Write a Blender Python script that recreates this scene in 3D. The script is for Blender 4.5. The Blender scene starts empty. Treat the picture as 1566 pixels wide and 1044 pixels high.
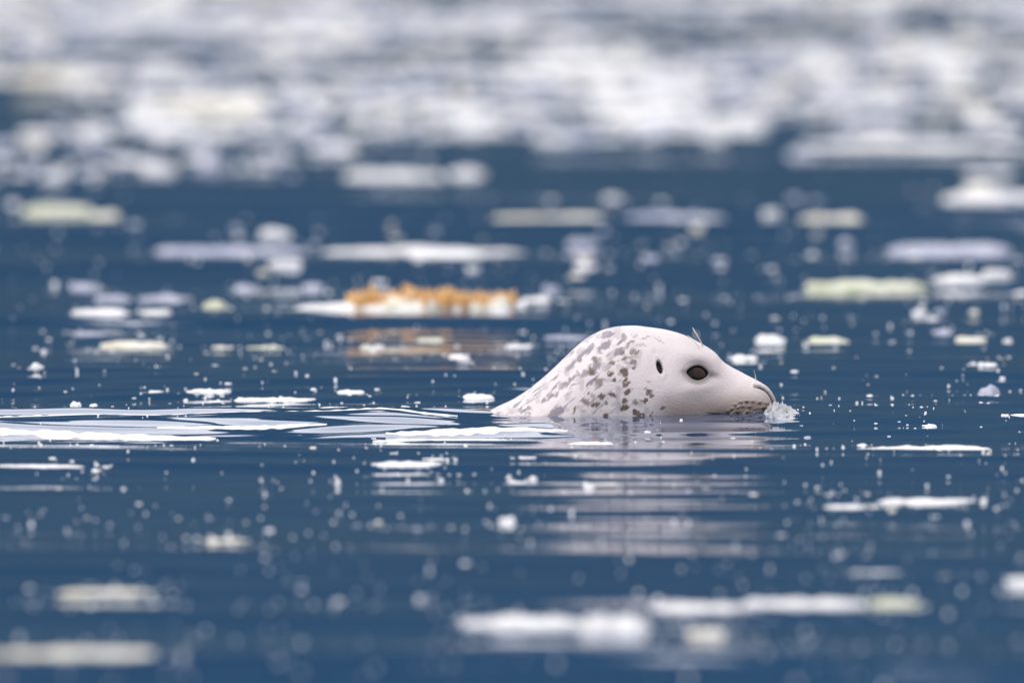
import bpy, math, random
import numpy as np
from mathutils import Vector

S = bpy.context.scene
COL = S.collection
random.seed(7)
rng = np.random.default_rng(7)

# ------------------------------------------------------------------ camera
W_PX, H_PX, LENS, CAM_H, HORIZON = 1566, 1044, 600.0, 1.2, -565.0
F_PX = W_PX * LENS / 36.0
PITCH = math.atan((H_PX / 2 - HORIZON) / F_PX)
CAM_Y = -26.0
cam_data = bpy.data.cameras.new('camera')
cam = bpy.data.objects.new('camera', cam_data)
COL.objects.link(cam)
S.camera = cam
cam.location = (0, CAM_Y, CAM_H)
cam.rotation_euler = (math.pi / 2 - PITCH, 0, 0)
cam_data.lens = LENS
cam_data.sensor_width = 36.0
cam_data.clip_start = 0.5
cam_data.clip_end = 20000
cam_data.dof.use_dof = True
cam_data.dof.focus_distance = 25.95
cam_data.dof.aperture_fstop = 5.0


def ground(px, py, z=0.0):
    """where the sight line through a pixel of the photograph meets the water"""
    a = PITCH + math.atan((py - H_PX / 2) / F_PX)
    d = (CAM_H - z) / math.tan(a)
    rho = math.hypot(d, CAM_H - z) * math.cos(a - PITCH)
    return (px - W_PX / 2) / F_PX * rho, CAM_Y + d, d


# ------------------------------------------------------------------ light: high thin overcast
SUN_EL, SUN_AZ = math.radians(55), math.radians(245)     # azimuth clockwise from +Y: high, behind the left shoulder
world = bpy.data.worlds.new('World')
S.world = world
world.use_nodes = True
wn, wl = world.node_tree.nodes, world.node_tree.links
wn.clear()
sky = wn.new('ShaderNodeTexSky')
sky.sky_type = 'NISHITA'
sky.sun_disc = False
sky.sun_elevation = SUN_EL
sky.sun_rotation = SUN_AZ
sky.air_density = 1.0
sky.dust_density = 4.0
sky.ozone_density = 1.0
hs = wn.new('ShaderNodeHueSaturation')
hs.inputs['Saturation'].default_value = 0.42
bg = wn.new('ShaderNodeBackground')
bg.inputs['Strength'].default_value = 0.13
wo = wn.new('ShaderNodeOutputWorld')
wl.new(sky.outputs[0], hs.inputs['Color'])
veil = wn.new('ShaderNodeMixRGB')                          # an even veil of thin cloud over the whole sky
veil.inputs['Fac'].default_value = 0.65
veil.inputs['Color2'].default_value = (12.6, 12.4, 13.0, 1)
wl.new(hs.outputs[0], veil.inputs['Color1'])
wl.new(veil.outputs[0], bg.inputs['Color'])
wl.new(bg.outputs[0], wo.inputs['Surface'])

sun_data = bpy.data.lights.new('sun', 'SUN')
sun_data.energy = 0.9
sun_data.angle = math.radians(14)
sun_data.color = (1.0, 0.95, 0.9)
sun = bpy.data.objects.new('sun', sun_data)
COL.objects.link(sun)
sd = Vector((math.sin(SUN_AZ) * math.cos(SUN_EL), math.cos(SUN_AZ) * math.cos(SUN_EL), math.sin(SUN_EL)))
sun.rotation_euler = sd.to_track_quat('Z', 'Y').to_euler()
sun.location = (-30, -40, 40)

S.view_settings.view_transform = 'Standard'
S.view_settings.look = 'None'
S.view_settings.gamma = 1.0
S.view_settings.exposure = 0.45
S.render.engine = 'CYCLES'
S.cycles.use_denoising = True
S.cycles.max_bounces = 6
S.cycles.caustics_reflective = False
S.cycles.caustics_refractive = False


# ------------------------------------------------------------------ helpers
def obj_from(name, verts, faces, mat, parent=None, smooth=True):
    me = bpy.data.meshes.new(name)
    verts = np.asarray(verts, dtype=np.float32)
    faces = np.asarray(faces, dtype=np.int32)
    nv, nf, k = len(verts), len(faces), faces.shape[1]
    me.vertices.add(nv)
    me.vertices.foreach_set('co', verts.ravel())
    me.loops.add(nf * k)
    me.loops.foreach_set('vertex_index', faces.ravel())
    me.polygons.add(nf)
    me.polygons.foreach_set('loop_start', np.arange(0, nf * k, k, dtype=np.int32))
    me.update(calc_edges=True)
    me.validate()
    me.polygons.foreach_set('use_smooth', np.full(len(me.polygons), smooth))
    me.materials.append(mat)
    o = bpy.data.objects.new(name, me)
    COL.objects.link(o)
    if parent:
        o.parent = parent
    return o


def tag(o, label=None, cat=None, group=None, kind=None):
    if label: o['label'] = label
    if cat: o['category'] = cat
    if group: o['group'] = group
    if kind: o['kind'] = kind
    return o


_tab = rng.random((64, 64, 64))


def vnoise(x, y, z=0.0):
    """smooth value noise in 0..1"""
    x, y, z = np.broadcast_arrays(np.asarray(x, float), np.asarray(y, float), np.asarray(z, float))
    xi, yi, zi = np.floor(x).astype(int), np.floor(y).astype(int), np.floor(z).astype(int)
    xf, yf, zf = x - xi, y - yi, z - zi
    xf, yf, zf = (t * t * (3 - 2 * t) for t in (xf, yf, zf))
    r = 0
    for a in (0, 1):
        for b in (0, 1):
            for c in (0, 1):
                wgt = (xf if a else 1 - xf) * (yf if b else 1 - yf) * (zf if c else 1 - zf)
                r = r + wgt * _tab[(xi + a) & 63, (yi + b) & 63, (zi + c) & 63]
    return r


def sstep(a, b, x):
    t = np.clip((x - a) / (b - a), 0, 1)
    return t * t * (3 - 2 * t)


def pchip(xs, ys, xq):
    xs, ys = np.asarray(xs, float), np.asarray(ys, float)
    h, d = np.diff(xs), np.diff(ys) / np.diff(xs)
    m = np.zeros_like(ys)
    m[0], m[-1] = d[0], d[-1]
    for i in range(1, len(xs) - 1):
        if d[i - 1] * d[i] > 0:
            w1, w2 = 2 * h[i] + h[i - 1], h[i] + 2 * h[i - 1]
            m[i] = (w1 + w2) / (w1 / d[i - 1] + w2 / d[i])
    i = np.clip(np.searchsorted(xs, xq) - 1, 0, len(xs) - 2)
    t = (xq - xs[i]) / h[i]
    return ((2 * t**3 - 3 * t**2 + 1) * ys[i] + (t**3 - 2 * t**2 + t) * h[i] * m[i]
            + (-2 * t**3 + 3 * t**2) * ys[i + 1] + (t**3 - t**2) * h[i] * m[i + 1])


def new_mat(name):
    m = bpy.data.materials.new(name)
    m.use_nodes = True
    return m, m.node_tree.nodes, m.node_tree.links, m.node_tree.nodes['Principled BSDF']


# ------------------------------------------------------------------ materials
def water_material():
    m, n, l, p = new_mat('water')
    p.inputs['Base Color'].default_value = (0.004, 0.040, 0.106, 1)
    p.inputs['IOR'].default_value = 1.33
    p.inputs['Roughness'].default_value = 0.04
    tc = n.new('ShaderNodeTexCoord')
    mp = n.new('ShaderNodeMapping')
    mp.inputs['Scale'].default_value = (2.2, 7.0, 1.0)
    nz = n.new('ShaderNodeTexNoise')
    nz.inputs['Scale'].default_value = 1.0
    nz.inputs['Detail'].default_value = 3.0
    bp = n.new('ShaderNodeBump')
    bp.inputs['Strength'].default_value = 1.0
    bp.inputs['Distance'].default_value = 0.0012
    l.new(tc.outputs['Object'], mp.inputs['Vector'])
    l.new(mp.outputs[0], nz.inputs['Vector'])
    l.new(nz.outputs[0], bp.inputs['Height'])
    l.new(bp.outputs[0], p.inputs['Normal'])
    return m


def float_material(name, c0, c1, trans=0.0):
    m, n, l, p = new_mat(name)
    tc = n.new('ShaderNodeTexCoord')
    nz = n.new('ShaderNodeTexNoise')
    nz.inputs['Scale'].default_value = 18.0
    nz.inputs['Detail'].default_value = 5.0
    cr = n.new('ShaderNodeValToRGB')
    cr.color_ramp.elements[0].position = 0.35
    cr.color_ramp.elements[0].color = (*c0, 1)
    cr.color_ramp.elements[1].position = 0.62
    cr.color_ramp.elements[1].color = (*c1, 1)
    bp = n.new('ShaderNodeBump')
    bp.inputs['Distance'].default_value = 0.002
    nz2 = n.new('ShaderNodeTexNoise')
    nz2.inputs['Scale'].default_value = 160.0
    l.new(tc.outputs['Object'], nz.inputs['Vector'])
    l.new(nz.outputs[0], cr.inputs[0])
    l.new(cr.outputs[0], p.inputs['Base Color'])
    l.new(tc.outputs['Object'], nz2.inputs['Vector'])
    l.new(nz2.outputs[0], bp.inputs['Height'])
    l.new(bp.outputs[0], p.inputs['Normal'])
    p.inputs['Roughness'].default_value = 0.45
    p.inputs['Transmission Weight'].default_value = trans
    return m


M_WATER = water_material()
M_WHITE = float_material('float_white', (0.55, 0.54, 0.53), (0.68, 0.68, 0.68))
M_CREAM = float_material('float_cream', (0.50, 0.455, 0.34), (0.62, 0.60, 0.52))
M_GREEN = float_material('float_green', (0.37, 0.40, 0.25), (0.56, 0.56, 0.45))
M_PALE = float_material('float_pale', (0.22, 0.24, 0.32), (0.38, 0.39, 0.47))
M_AMBER = float_material('amber', (0.52, 0.24, 0.04), (0.62, 0.43, 0.22))
M_SPLASH = float_material('splash', (0.50, 0.54, 0.60), (0.70, 0.71, 0.73), 0.5)
MATS = {'w': M_WHITE, 'c': M_CREAM, 'g': M_GREEN, 'p': M_PALE}
WORD = {'w': 'white', 'c': 'cream', 'g': 'pale yellow-green', 'p': 'faint grey'}


def hill_material():
    m, n, l, p = new_mat('hill_forest')
    tc = n.new('ShaderNodeTexCoord')
    nz = n.new('ShaderNodeTexNoise')
    nz.inputs['Scale'].default_value = 0.03
    nz.inputs['Detail'].default_value = 8.0
    cr = n.new('ShaderNodeValToRGB')
    cr.color_ramp.elements[0].position = 0.3
    cr.color_ramp.elements[0].color = (0.004, 0.012, 0.025, 1)
    cr.color_ramp.elements[1].position = 0.7
    cr.color_ramp.elements[1].color = (0.020, 0.043, 0.064, 1)
    l.new(tc.outputs['Object'], nz.inputs['Vector'])
    l.new(nz.outputs[0], cr.inputs[0])
    l.new(cr.outputs[0], p.inputs['Base Color'])
    p.inputs['Roughness'].default_value = 0.9
    p.inputs['Specular IOR Level'].default_value = 0.1
    return m


# ------------------------------------------------------------------ where the seal swims
WL = 634.0                                    # photo row of the waterline in the seal's middle plane
_, SEAL_Y, SEAL_D = ground(783, WL)
K = math.hypot(SEAL_D, CAM_H) / F_PX          # metres per photo pixel there


def sx(px): return (np.asarray(px, float) - W_PX / 2) * K
def sz(py): return (WL - np.asarray(py, float)) * K


# ------------------------------------------------------------------ water: one sheet with real ripples
def graded(parts):
    out = [parts[0][0]]
    for a, b, st in parts:
        nseg = max(1, int(round((b - a) / st)))
        out += list(np.linspace(a, b, nseg + 1)[1:])
    return np.array(out)


def geo(a, b, nseg): return list(np.geomspace(a, b, nseg + 1)[1:])


WAVES = []
for i in range(34):
    lam = float(np.exp(rng.uniform(math.log(0.16), math.log(2.6))))
    ang = rng.normal(0, 0.20)
    k = 2 * math.pi / lam
    slope = 0.0062 * rng.uniform(0.5, 1.3)
    WAVES.append((k * math.sin(ang), k * math.cos(ang), slope / k, rng.uniform(0, 6.28), lam))


def ridge(x, y, xa, ya, xb, yb, amp_a, amp_b, sig, wob=0.02):
    """crest line from (xa, ya) to (xb, yb)"""
    t = (x - xa) / (xb - xa)
    yc = ya + (yb - ya) * t + wob * (vnoise(x * 3.1 + ya * 17, 0.5) - 0.5)
    amp = (amp_a + (amp_b - amp_a) * np.clip(t, 0, 1)) * sstep(-0.02, 0.12, t) * (1 - sstep(0.9, 1.5, t))
    amp = amp * (0.88 + 0.24 * vnoise(x * 5.0, ya * 9 + 3))
    d = (y - yc)
    return amp * np.exp(-(d / sig) ** 2)


def water_height(x, y):
    h = np.zeros_like(x)
    wide = np.clip((np.abs(y + 26) - 30) / 40, 0, 1)
    for kx, ky, a, ph, lam in WAVES:
        fade = 1.0 if lam > 0.6 else (1 - 0.6 * sstep(8, 20, y))
        h += a * np.sin(kx * x + ky * y + ph) * fade
    patch = 0.45 + 1.1 * vnoise(x * 0.5 + 9, y * 0.35 + 4)
    h *= patch
    xn, ys = float(sx(1190)), SEAL_Y
    # rings sent out by the head towards the camera
    hx = float(sx(1010))
    dx = np.maximum(np.abs(x - hx) - 0.16, 0)
    r = np.sqrt(dx**2 * 1.0 + (y - ys) ** 2)
    ring = np.exp(-r / 1.5) * sstep(0.12, 0.5, r)
    h += ring * (0.0021 * np.sin(2 * math.pi * r / 0.235 + 0.7) + 0.0006 * np.sin(2 * math.pi * r / 0.14 + 2.0 + 2 * x)) * (0.45 + 1.0 * vnoise(x * 5 + 2, y * 2.2 + 7))
    # wake: the arms of the V trail behind the neck, to the left
    nx = float(sx(745))
    h += ridge(x, y, nx + 0.05, ys - 0.01, -1.1, ys - 0.04, 0.0065, 0.0085, 0.060, 0.012)
    h += ridge(x, y, nx - 0.02, ys - 0.17, -1.1, ys - 0.56, 0.009, 0.019, 0.135, 0.03)
    h += ridge(x, y, nx - 0.10, ys - 0.14, -0.75, ys - 0.22, 0.006, 0.007, 0.060, 0.015)
    h += ridge(x, y, float(sx(872)), ys - 0.34, -0.26, ys - 0.47, 0.008, 0.006, 0.062, 0.01)
    h += ridge(x, y, float(sx(840)), ys - 0.48, -0.24, ys - 0.58, 0.005, 0.005, 0.045, 0.01)
    h += ridge(x, y, -0.25, ys - 0.76, -1.2, ys - 0.92, 0.0030, 0.0040, 0.035, 0.02)
    # fine streaks in the churned water of the wake
    churn = sstep(0.12, -0.1, x) * np.exp(-((y - ys + 0.24 - 0.22 * x) / 0.36) ** 2)
    h += churn * 0.0050 * (vnoise(x * 3.0 + 3 * y, y * 17.0 + 2 * x, 2.5) - 0.5)
    h += churn * 0.0020 * (vnoise(x * 6.0 - 4 * y, y * 38.0 - 3 * x, 4.5) - 0.5)
    # bow wave at the muzzle
    h += 0.008 * np.exp(-((x - xn) / 0.03) ** 2 - ((y - ys + 0.02) / 0.09) ** 2)
    far = 1 - sstep(60, 120, np.hypot(x, y))
    return h * far


fx = graded([(-2.6, -1.1, 0.05), (-1.1, 1.1, 0.013), (1.1, 2.6, 0.05)])
ox = np.array([0.1 * 1.35**i for i in range(1, 36)])
xs = np.concatenate([-2.6 - np.cumsum(ox)[::-1], fx, 2.6 + np.cumsum(ox)])
fy = graded([(-12, -7.5, 0.06), (-7.5, -1.2, 0.02), (-1.2, 0.6, 0.0075), (0.6, 5, 0.02), (5, 14, 0.04), (14, 60, 0.10)])
oy = np.array([0.14 * 1.3**i for i in range(1, 38)])
ysr = np.concatenate([-12 - np.cumsum(oy)[::-1], fy, 60 + np.cumsum(oy)])
GX, GY = np.meshgrid(xs, ysr)
GZ = water_height(GX, GY)
nxg, nyg = len(xs), len(ysr)
idx = np.arange(nxg * nyg).reshape(nyg, nxg)
quads = np.stack([idx[:-1, :-1], idx[:-1, 1:], idx[1:, 1:], idx[1:, :-1]], -1).reshape(-1, 4)
water = obj_from('water', np.stack([GX, GY, GZ], -1).reshape(-1, 3), quads, M_WATER)
tag(water, 'dark blue rippled water the seal swims in', 'water', kind='structure')


def water_z(x, y):
    return float(water_height(np.array([float(x)]), np.array([float(y)]))[0])


# ------------------------------------------------------------------ wooded hill across the water (what the water mirrors)
hx = np.linspace(-1500, 1500, 121)
hv = np.linspace(0, 1, 31)
HX, HV = np.meshgrid(hx, hv)
crest = 120 + 24 * (vnoise(HX / 260 + 3, 1.5) - 0.5) + 16 * (vnoise(HX / 60, 7.5) - 0.5)
HY = 330 + 330 * HV + 60 * (vnoise(HX / 200, 3.3) - 0.5)
HZ = crest * sstep(-0.05, 1.0, HV) * (1 + 0.12 * (vnoise(HX / 40, HV * 8) - 0.5)) - 3 * (1 - HV)
hi = np.arange(HX.size).reshape(HX.shape)
hq = np.stack([hi[:-1, :-1], hi[:-1, 1:], hi[1:, 1:], hi[1:, :-1]], -1).reshape(-1, 4)
hill = obj_from('hill', np.stack([HX, HY, HZ], -1).reshape(-1, 3), hq, hill_material())
tag(hill, 'dark wooded hill across the water', 'hill', kind='structure')

# ------------------------------------------------------------------ the seal
seal = bpy.data.objects.new('seal', None)
COL.objects.link(seal)
seal.location = (0, SEAL_Y, 0)
tag(seal, 'pale spotted seal swimming with its head above the dark blue water', 'seal')

top_px = [(-420, 800), (-300, 730), (-100, 672), (150, 652), (450, 645), (640, 642), (700, 638), (733, 632.5), (769, 618), (803, 599),
          (838, 570.5), (866, 544), (886, 525.5), (907, 511), (928, 502.3), (948, 498.4), (969, 497.6), (993, 500),
          (1017, 503.8), (1045, 511.5), (1066, 522), (1086, 533.5), (1096, 541), (1104, 551.0), (1117, 560), (1141, 573),
          (1162, 584), (1174, 593), (1181, 603), (1185, 611), (1186, 616)]
bot_mm = [(-420, -180), (-300, -260), (-100, -370), (150, -420), (450, -400), (600, -340), (733, -265), (800, -215), (880, -155),
          (930, -120), (970, -98), (1008, -78), (1040, -62), (1067, -54), (1090, -48), (1120, -38), (1150, -30), (1170, -18), (1180, -2), (1186, 18)]
mid_mm = [(-420, -173), (-300, -180), (-100, -200), (150, -210), (450, -195), (600, -165), (733, -120), (800, -72), (880, -18), (930, 12),
          (970, 24), (1008, 26), (1040, 26), (1067, 26), (1090, 22), (1120, 12), (1150, 9), (1170, 12), (1186, 18)]
wid_mm = [(-420, 6), (-300, 75), (-100, 150), (150, 200), (450, 198), (600, 180), (733, 148), (800, 124), (880, 104), (930, 96), (970, 92),
          (1008, 86), (1040, 76), (1067, 64), (1090, 53), (1110, 46), (1130, 42.5), (1150, 40), (1166, 34), (1177, 24), (1183, 14), (1186, 0.5)]

st = np.concatenate([np.linspace(-420, 600, 60)[:-1], np.linspace(600, 730, 40)[:-1], np.linspace(730, 1150, 500)[:-1],
                     1150 + 36 * np.sin(np.linspace(0, math.pi / 2, 70))])
tx = np.array([a for a, b in top_px]); tz = np.array([b for a, b in top_px])


def smooth1(v, s, x):
    # light smoothing along the stations, weaker towards the nose
    out = v.copy()
    for i in range(len(x)):
        sg = s * np.clip((1186 - x[i]) / 80, 0.02, 1)
        w = np.exp(-((x - x[i]) / sg) ** 2) * np.gradient(x)
        out[i] = (w * v).sum() / w.sum()
    return out


zt = smooth1(sz(pchip(tx, tz, st)), 3.2, st)
zb = smooth1(pchip(*np.array(bot_mm, float).T, st) / 1000, 14, st)
zm = smooth1(pchip(*np.array(mid_mm, float).T, st) / 1000, 22, st)
wd = smooth1(pchip(*np.array(wid_mm, float).T, st) / 1000, 10, st)
zm = np.clip(zm, zb + 0.001, zt - 0.0005)
NR = 560
th = np.linspace(0, 2 * math.pi, NR, endpoint=False)
cs, sn = np.cos(th), np.sin(th)
PX = np.repeat(st[:, None], NR, 1)                          # photo column of every vertex
ez = np.where(sn[None, :] > 0, (zt - zm)[:, None], (zm - zb)[:, None])
n_up = (2.0 + 0.25 * sstep(1090, 1150, st))[:, None]
V = np.zeros((len(st), NR, 3))
V[..., 0] = sx(PX)
V[..., 1] = wd[:, None] * np.sign(cs) * np.abs(cs) ** (2 / n_up)
V[..., 2] = zm[:, None] + ez * np.sign(sn) * np.abs(sn) ** (2 / n_up)


def normals(V):
    du = np.gradient(V, axis=0)
    dv = np.roll(V, -1, 1) - np.roll(V, 1, 1)
    n = np.cross(du, dv)
    n /= np.linalg.norm(n, axis=-1, keepdims=True) + 1e-12
    c = np.stack([V[..., 0] * 0, V[..., 1], V[..., 2] - zm[:, None]], -1)
    if (n * c).sum() < 0: n = -n
    return n


def PYf(): return WL - V[..., 2] / K                        # photo row of every vertex


def gauss(cx, cy, rx, ry, rot=0.0):
    u, v = PX - cx, PYf() - cy
    c, s = math.cos(rot), math.sin(rot)
    return np.exp(-((u * c + v * s) / rx) ** 2 - ((-u * s + v * c) / ry) ** 2)


def ell(cx, cy, rx, ry, rot=0.0):
    u, v = PX - cx, PYf() - cy
    c, s = math.cos(rot), math.sin(rot)
    return np.sqrt(((u * c + v * s) / rx) ** 2 + ((-u * s + v * c) / ry) ** 2)


def push(f_mm):
    global V
    V = V + normals(V) * (f_mm / 1000)[..., None]


side = np.abs(cs)[None, :] ** 0.5 * np.ones((len(st), 1))
EX, EY = 1067.5, 567.5
# large forms: whisker pad, hollow before the eye, cheek, brow
push(4.5 * gauss(1152, 609, 26, 17, 0.25) * side - 3.6 * gauss(1110, 588, 20, 18, 0.5) * side + 2.5 * gauss(1035, 610, 40, 28) * side
     - 2.0 * gauss(1110, 634, 28, 8) * side)
push(-4.2 * gauss(EX + 2, EY, 26, 19, 0.08) * side + 3.2 * gauss(EX - 2, EY - 25, 26, 9, 0.30) * side
     + 2.0 * gauss(EX - 4, EY + 24, 26, 8, -0.1) * side - 2.2 * gauss(EX + 26, EY + 6, 10, 6, 0.35) * side)
push(-2.2 * gauss(1008, 556, 16, 18) * side)
# lids: a raised ring, a crease round it, then the opening
_u = ((PX - EX) * math.cos(0.1) + (PYf() - EY) * math.sin(0.1)) / 16.5
_v = (-(PX - EX) * math.sin(0.1) + (PYf() - EY) * math.cos(0.1)) / (9.8 * (1.05 - 0.38 * np.clip(np.abs(_u), 0, 1.3) ** 2))
e = np.sqrt(_u**2 + _v**2)
e2 = ell(EX, EY, 21.5, 15.5, 0.10)
push((0.4 * np.exp(-((e - 1.22) / 0.22) ** 2) - 0.45 * np.exp(-((e2 - 1.08) / 0.12) ** 2)) * side)
open_eye = 1 - sstep(0.90, 1.06, e)
push(-9.0 * open_eye * (side > 0.6))
# ear hole, nostril, mouth line
ear = ell(1008.6, 557.5, 4.6, 10.5, -0.28)
push((-9.0 * (1 - sstep(0.55, 1.15, ear)) + 0.9 * np.exp(-((ear - 1.5) / 0.4) ** 2)) * (side > 0.3))


def polydist(pts):
    P = np.stack([PX, PYf()], -1)
    d = np.full(PX.shape, 1e9)
    tt = np.zeros(PX.shape)
    for i in range(len(pts) - 1):
        a, b = np.array(pts[i], float), np.array(pts[i + 1], float)
        ab = b - a
        t = np.clip(((P - a) @ ab) / (ab @ ab), 0, 1)
        q = np.linalg.norm(P - a - t[..., None] * ab, axis=-1)
        tt = np.where(q < d, (i + t) / (len(pts) - 1), tt)
        d = np.minimum(d, q)
    return d, tt


nd, nt = polydist([(1154, 589.5), (1161, 591), (1168, 594.5), (1174, 600), (1178.5, 607), (1181, 614)])
nos = np.exp(-(nd / 2.2) ** 2) * (0.55 + 0.45 * sstep(0, 0.3, nt))
push(-3.6 * nos + 1.0 * np.exp(-((nd - 4) / 2.5) ** 2))
md, mt = polydist([(1074, 628.5), (1092, 631.5), (1115, 633), (1140, 634), (1165, 633), (1178, 630)])
mou = np.exp(-(md / 1.8) ** 2)
push(-2.2 * mou * sstep(0.0, 0.25, mt))
# whisker follicles in rows on the pad
FOL = [(1124, 619), (1132, 615), (1141, 613.5), (1150, 614), (1160, 615.5), (1169, 617), (1119, 625.5), (1127, 623), (1135, 621.5), (1145, 622.5),
       (1154, 626), (1159, 624), (1166, 624), (1113, 629), (1128, 629.5), (1141, 629.5), (1150, 631), (1162, 630), (1172, 624), (1138, 634), (1157, 635), (1168, 634)]
fol = np.zeros(PX.shape)
for i, (fx_, fy_) in enumerate(FOL):
    fol = np.maximum(fol, (0.55 + 0.45 * ((i * 7) % 5) / 4) * gauss(fx_, fy_, 2.9, 2.2, -0.15))
push(0.9 * sum(gauss(a, b - 3.0, 3.5, 2.0) for a, b in FOL) - 0.8 * fol)
# fur relief: fine, lying back along the body
fu = vnoise(PX * 0.32 + PYf() * 0.2, PYf() * 0.75 - PX * 0.25, V[..., 1] * 300)
push(0.35 * (fu - 0.5) + 0.7 * (vnoise(PX * 0.06, PYf() * 0.09, V[..., 1] * 60) - 0.5))

# coat colours, per vertex
Q = PYf()
wob = vnoise(PX * 0.16 + 5, Q * 0.16, V[..., 1] * 80) - 0.5
wob2 = vnoise(PX * 0.16 + 25, Q * 0.16 + 9, V[..., 1] * 80) - 0.5
wob = wob + 0.75 * (vnoise(PX * 0.42 + 15, Q * 0.42, V[..., 1] * 200) - 0.5)
wob2 = wob2 + 0.75 * (vnoise(PX * 0.42 + 35, Q * 0.42 + 9, V[..., 1] * 200) - 0.5)


def spot(px, py, rx, ry, deg=0.0):
    r = math.radians(deg)
    c, s = math.cos(r), math.sin(r)
    u, v = PX - px + wob * 5.5, Q - py + wob2 * 5.5
    d = np.sqrt(((u * c + v * s) / rx) ** 2 + ((-u * s + v * c) / ry) ** 2)
    return 1 - sstep(0.55, 1.28, d)


def z2(zx, zy): return 860 + zx / 6.52, 490 + zy / 6.52
def z1(zx, zy): return 730 + zx / 6.52, 490 + zy / 6.52


BROWN = [  # zoom coordinates, radii in zoom pixels, turn in degrees, strength
    (280, 485, 32, 36, 0, .75), (470, 510, 30, 22, 0, .8), (510, 572, 30, 24, 0, .75), (355, 590, 54, 42, 0, .5), (610, 490, 42, 50, 20, .7),
    (620, 555, 18, 22, 0, .7), (635, 605, 34, 28, 0, .65), (640, 680, 34, 30, 0, .9), (692, 655, 20, 14, 0, .4), (395, 730, 40, 32, 0, .75),
    (500, 718, 46, 32, 10, .85), (298, 800, 28, 28, 0, .75), (342, 806, 26, 26, 0, .65), (432, 795, 17, 18, 0, .55), (300, 720, 26, 24, 0, .35),
    (220, 785, 34, 38, -20, .55), (255, 695, 16, 18, 0, .6), (245, 615, 20, 30, 35, .5), (435, 918, 26, 26, 0, .9), (617, 842, 48, 34, -8, .95),
    (615, 770, 34, 30, 0, .8), (715, 790, 32, 28, 0, .55), (828, 775, 25, 23, 0, .95), (795, 768, 12, 12, 0, .5), (865, 685, 32, 30, 30, .65),
    (885, 727, 24, 22, 0, .65), (825, 650, 20, 20, 0, .35), (725, 888, 32, 28, 20, .95), (782, 908, 40, 22, 18, .85), (888, 910, 18, 18, 0, .8),
    (990, 855, 30, 25, 0, .7), (705, 455, 20, 20, 0, .6), (708, 392, 32, 28, 0, .55), (740, 305, 24, 22, 0, .5), (700, 290, 24, 26, 0, .5),
    (600, 372, 46, 14, -22, .55), (690, 345, 66, 22, -10, .4), (490, 395, 42, 28, 0, .6), (320, 358, 34, 30, -35, .6), (120, 862, 18, 52, 38, .6),
    (600, 300, 34, 22, -20, .5), (680, 205, 56, 14, -25, .5), (820, 160, 56, 9, -15, .35), (970, 190, 56, 9, 30, .3), (860, 578, 34, 10, 0, .25),
    (640, 400, 20, 14, 0, .35), (560, 800, 12, 12, 0, .3), (380, 860, 12, 10, 0, .3), (220, 885, 14, 14, 0, .3), (560, 640, 14, 12, 0, .25)]
GREY = [
    (420, 240, 100, 36, -35, .75), (330, 430, 85, 48, -55, .7), (560, 290, 80, 36, -32, .6), (180, 350, 70, 16, -55, .6), (110, 540, 76, 24, -40, .65),
    (205, 515, 60, 32, -30, .55), (450, 130, 110, 26, -18, .55), (600, 150, 26, 42, 0, .5), (770, 230, 60, 22, 0, .3), (270, 260, 60, 18, -50, .55),
    (90, 430, 70, 16, -50, .55), (30, 610, 50, 22, -42, .5), (120, 610, 50, 14, -25, .5), (440, 440, 60, 26, -40, .35), (650, 240, 44, 20, -30, .45),
    (260, 180, 70, 12, -42, .35), (60, 700, 60, 16, -40, .35), (720, 140, 40, 14, 0, .3)]
GREY1 = [
    (785, 892, 94, 40, -32, .95), (470, 870, 68, 20, -18, .65), (415, 945, 72, 32, 0, .65), (520, 950, 32, 28, 0, .45), (662, 780, 28, 24, -20, .75),
    (745, 728, 92, 20, -33, .6), (850, 620, 66, 36, -42, .55), (930, 440, 100, 26, -46, .5), (1040, 320, 80, 24, -50, .55), (640, 965, 30, 12, 0, .6),
    (560, 770, 90, 14, -35, .35), (640, 680, 90, 14, -40, .35), (760, 560, 90, 14, -42, .3), (330, 900, 60, 14, -25, .35), (200, 960, 80, 14, -15, .3),
    (900, 720, 30, 50, 30, .25), (500, 905, 40, 14, -20, .5)]
brown = np.zeros(PX.shape)
grey = np.zeros(PX.shape)
for a, b, rx, ry, d, s in BROWN:
    brown = np.maximum(brown, s * spot(*z2(a, b), rx / 6.52, ry / 6.52, d))
for a, b, rx, ry, d, s in GREY:
    grey = np.maximum(grey, s * spot(*z2(a, b), rx / 6.52, ry / 6.52, d))
for a, b, rx, ry, d, s in GREY1:
    grey = np.maximum(grey, s * spot(*z1(a, b), rx / 6.52, ry / 6.52, d))
c40, s40 = math.cos(math.radians(-42)), math.sin(math.radians(-42))
along, across = PX * c40 + Q * s40, -PX * s40 + Q * c40
streak = vnoise(along * 0.045, across * 0.22, V[..., 1] * 40)
streak2 = vnoise(along * 0.11 + 40, across * 0.5, V[..., 1] * 90)
zone = (1 - sstep(930, 985, PX + 0.25 * (Q - 560))) * (1 - 0.5 * sstep(590, 640, Q) * sstep(820, 860, PX))
grey = np.maximum(grey, zone * 0.55 * sstep(0.56, 0.78, 0.65 * streak + 0.35 * streak2))
grey = grey * (0.72 + 0.5 * streak2)
blot = vnoise(PX * 0.09, Q * 0.09, 3.3 + V[..., 1] * 30)
grey = np.maximum(grey, 0.22 * sstep(0.60, 0.8, blot) * (1 - sstep(985, 1010, PX)))
tone = 0.94 + 0.10 * vnoise(PX * 0.03, Q * 0.03, 1.7) + 0.06 * (vnoise(PX * 0.4, Q * 0.4, V[..., 1] * 200) - 0.5)
C = np.ones(PX.shape + (3,)) * np.array([0.505, 0.455, 0.452]) * tone[..., None]


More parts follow.
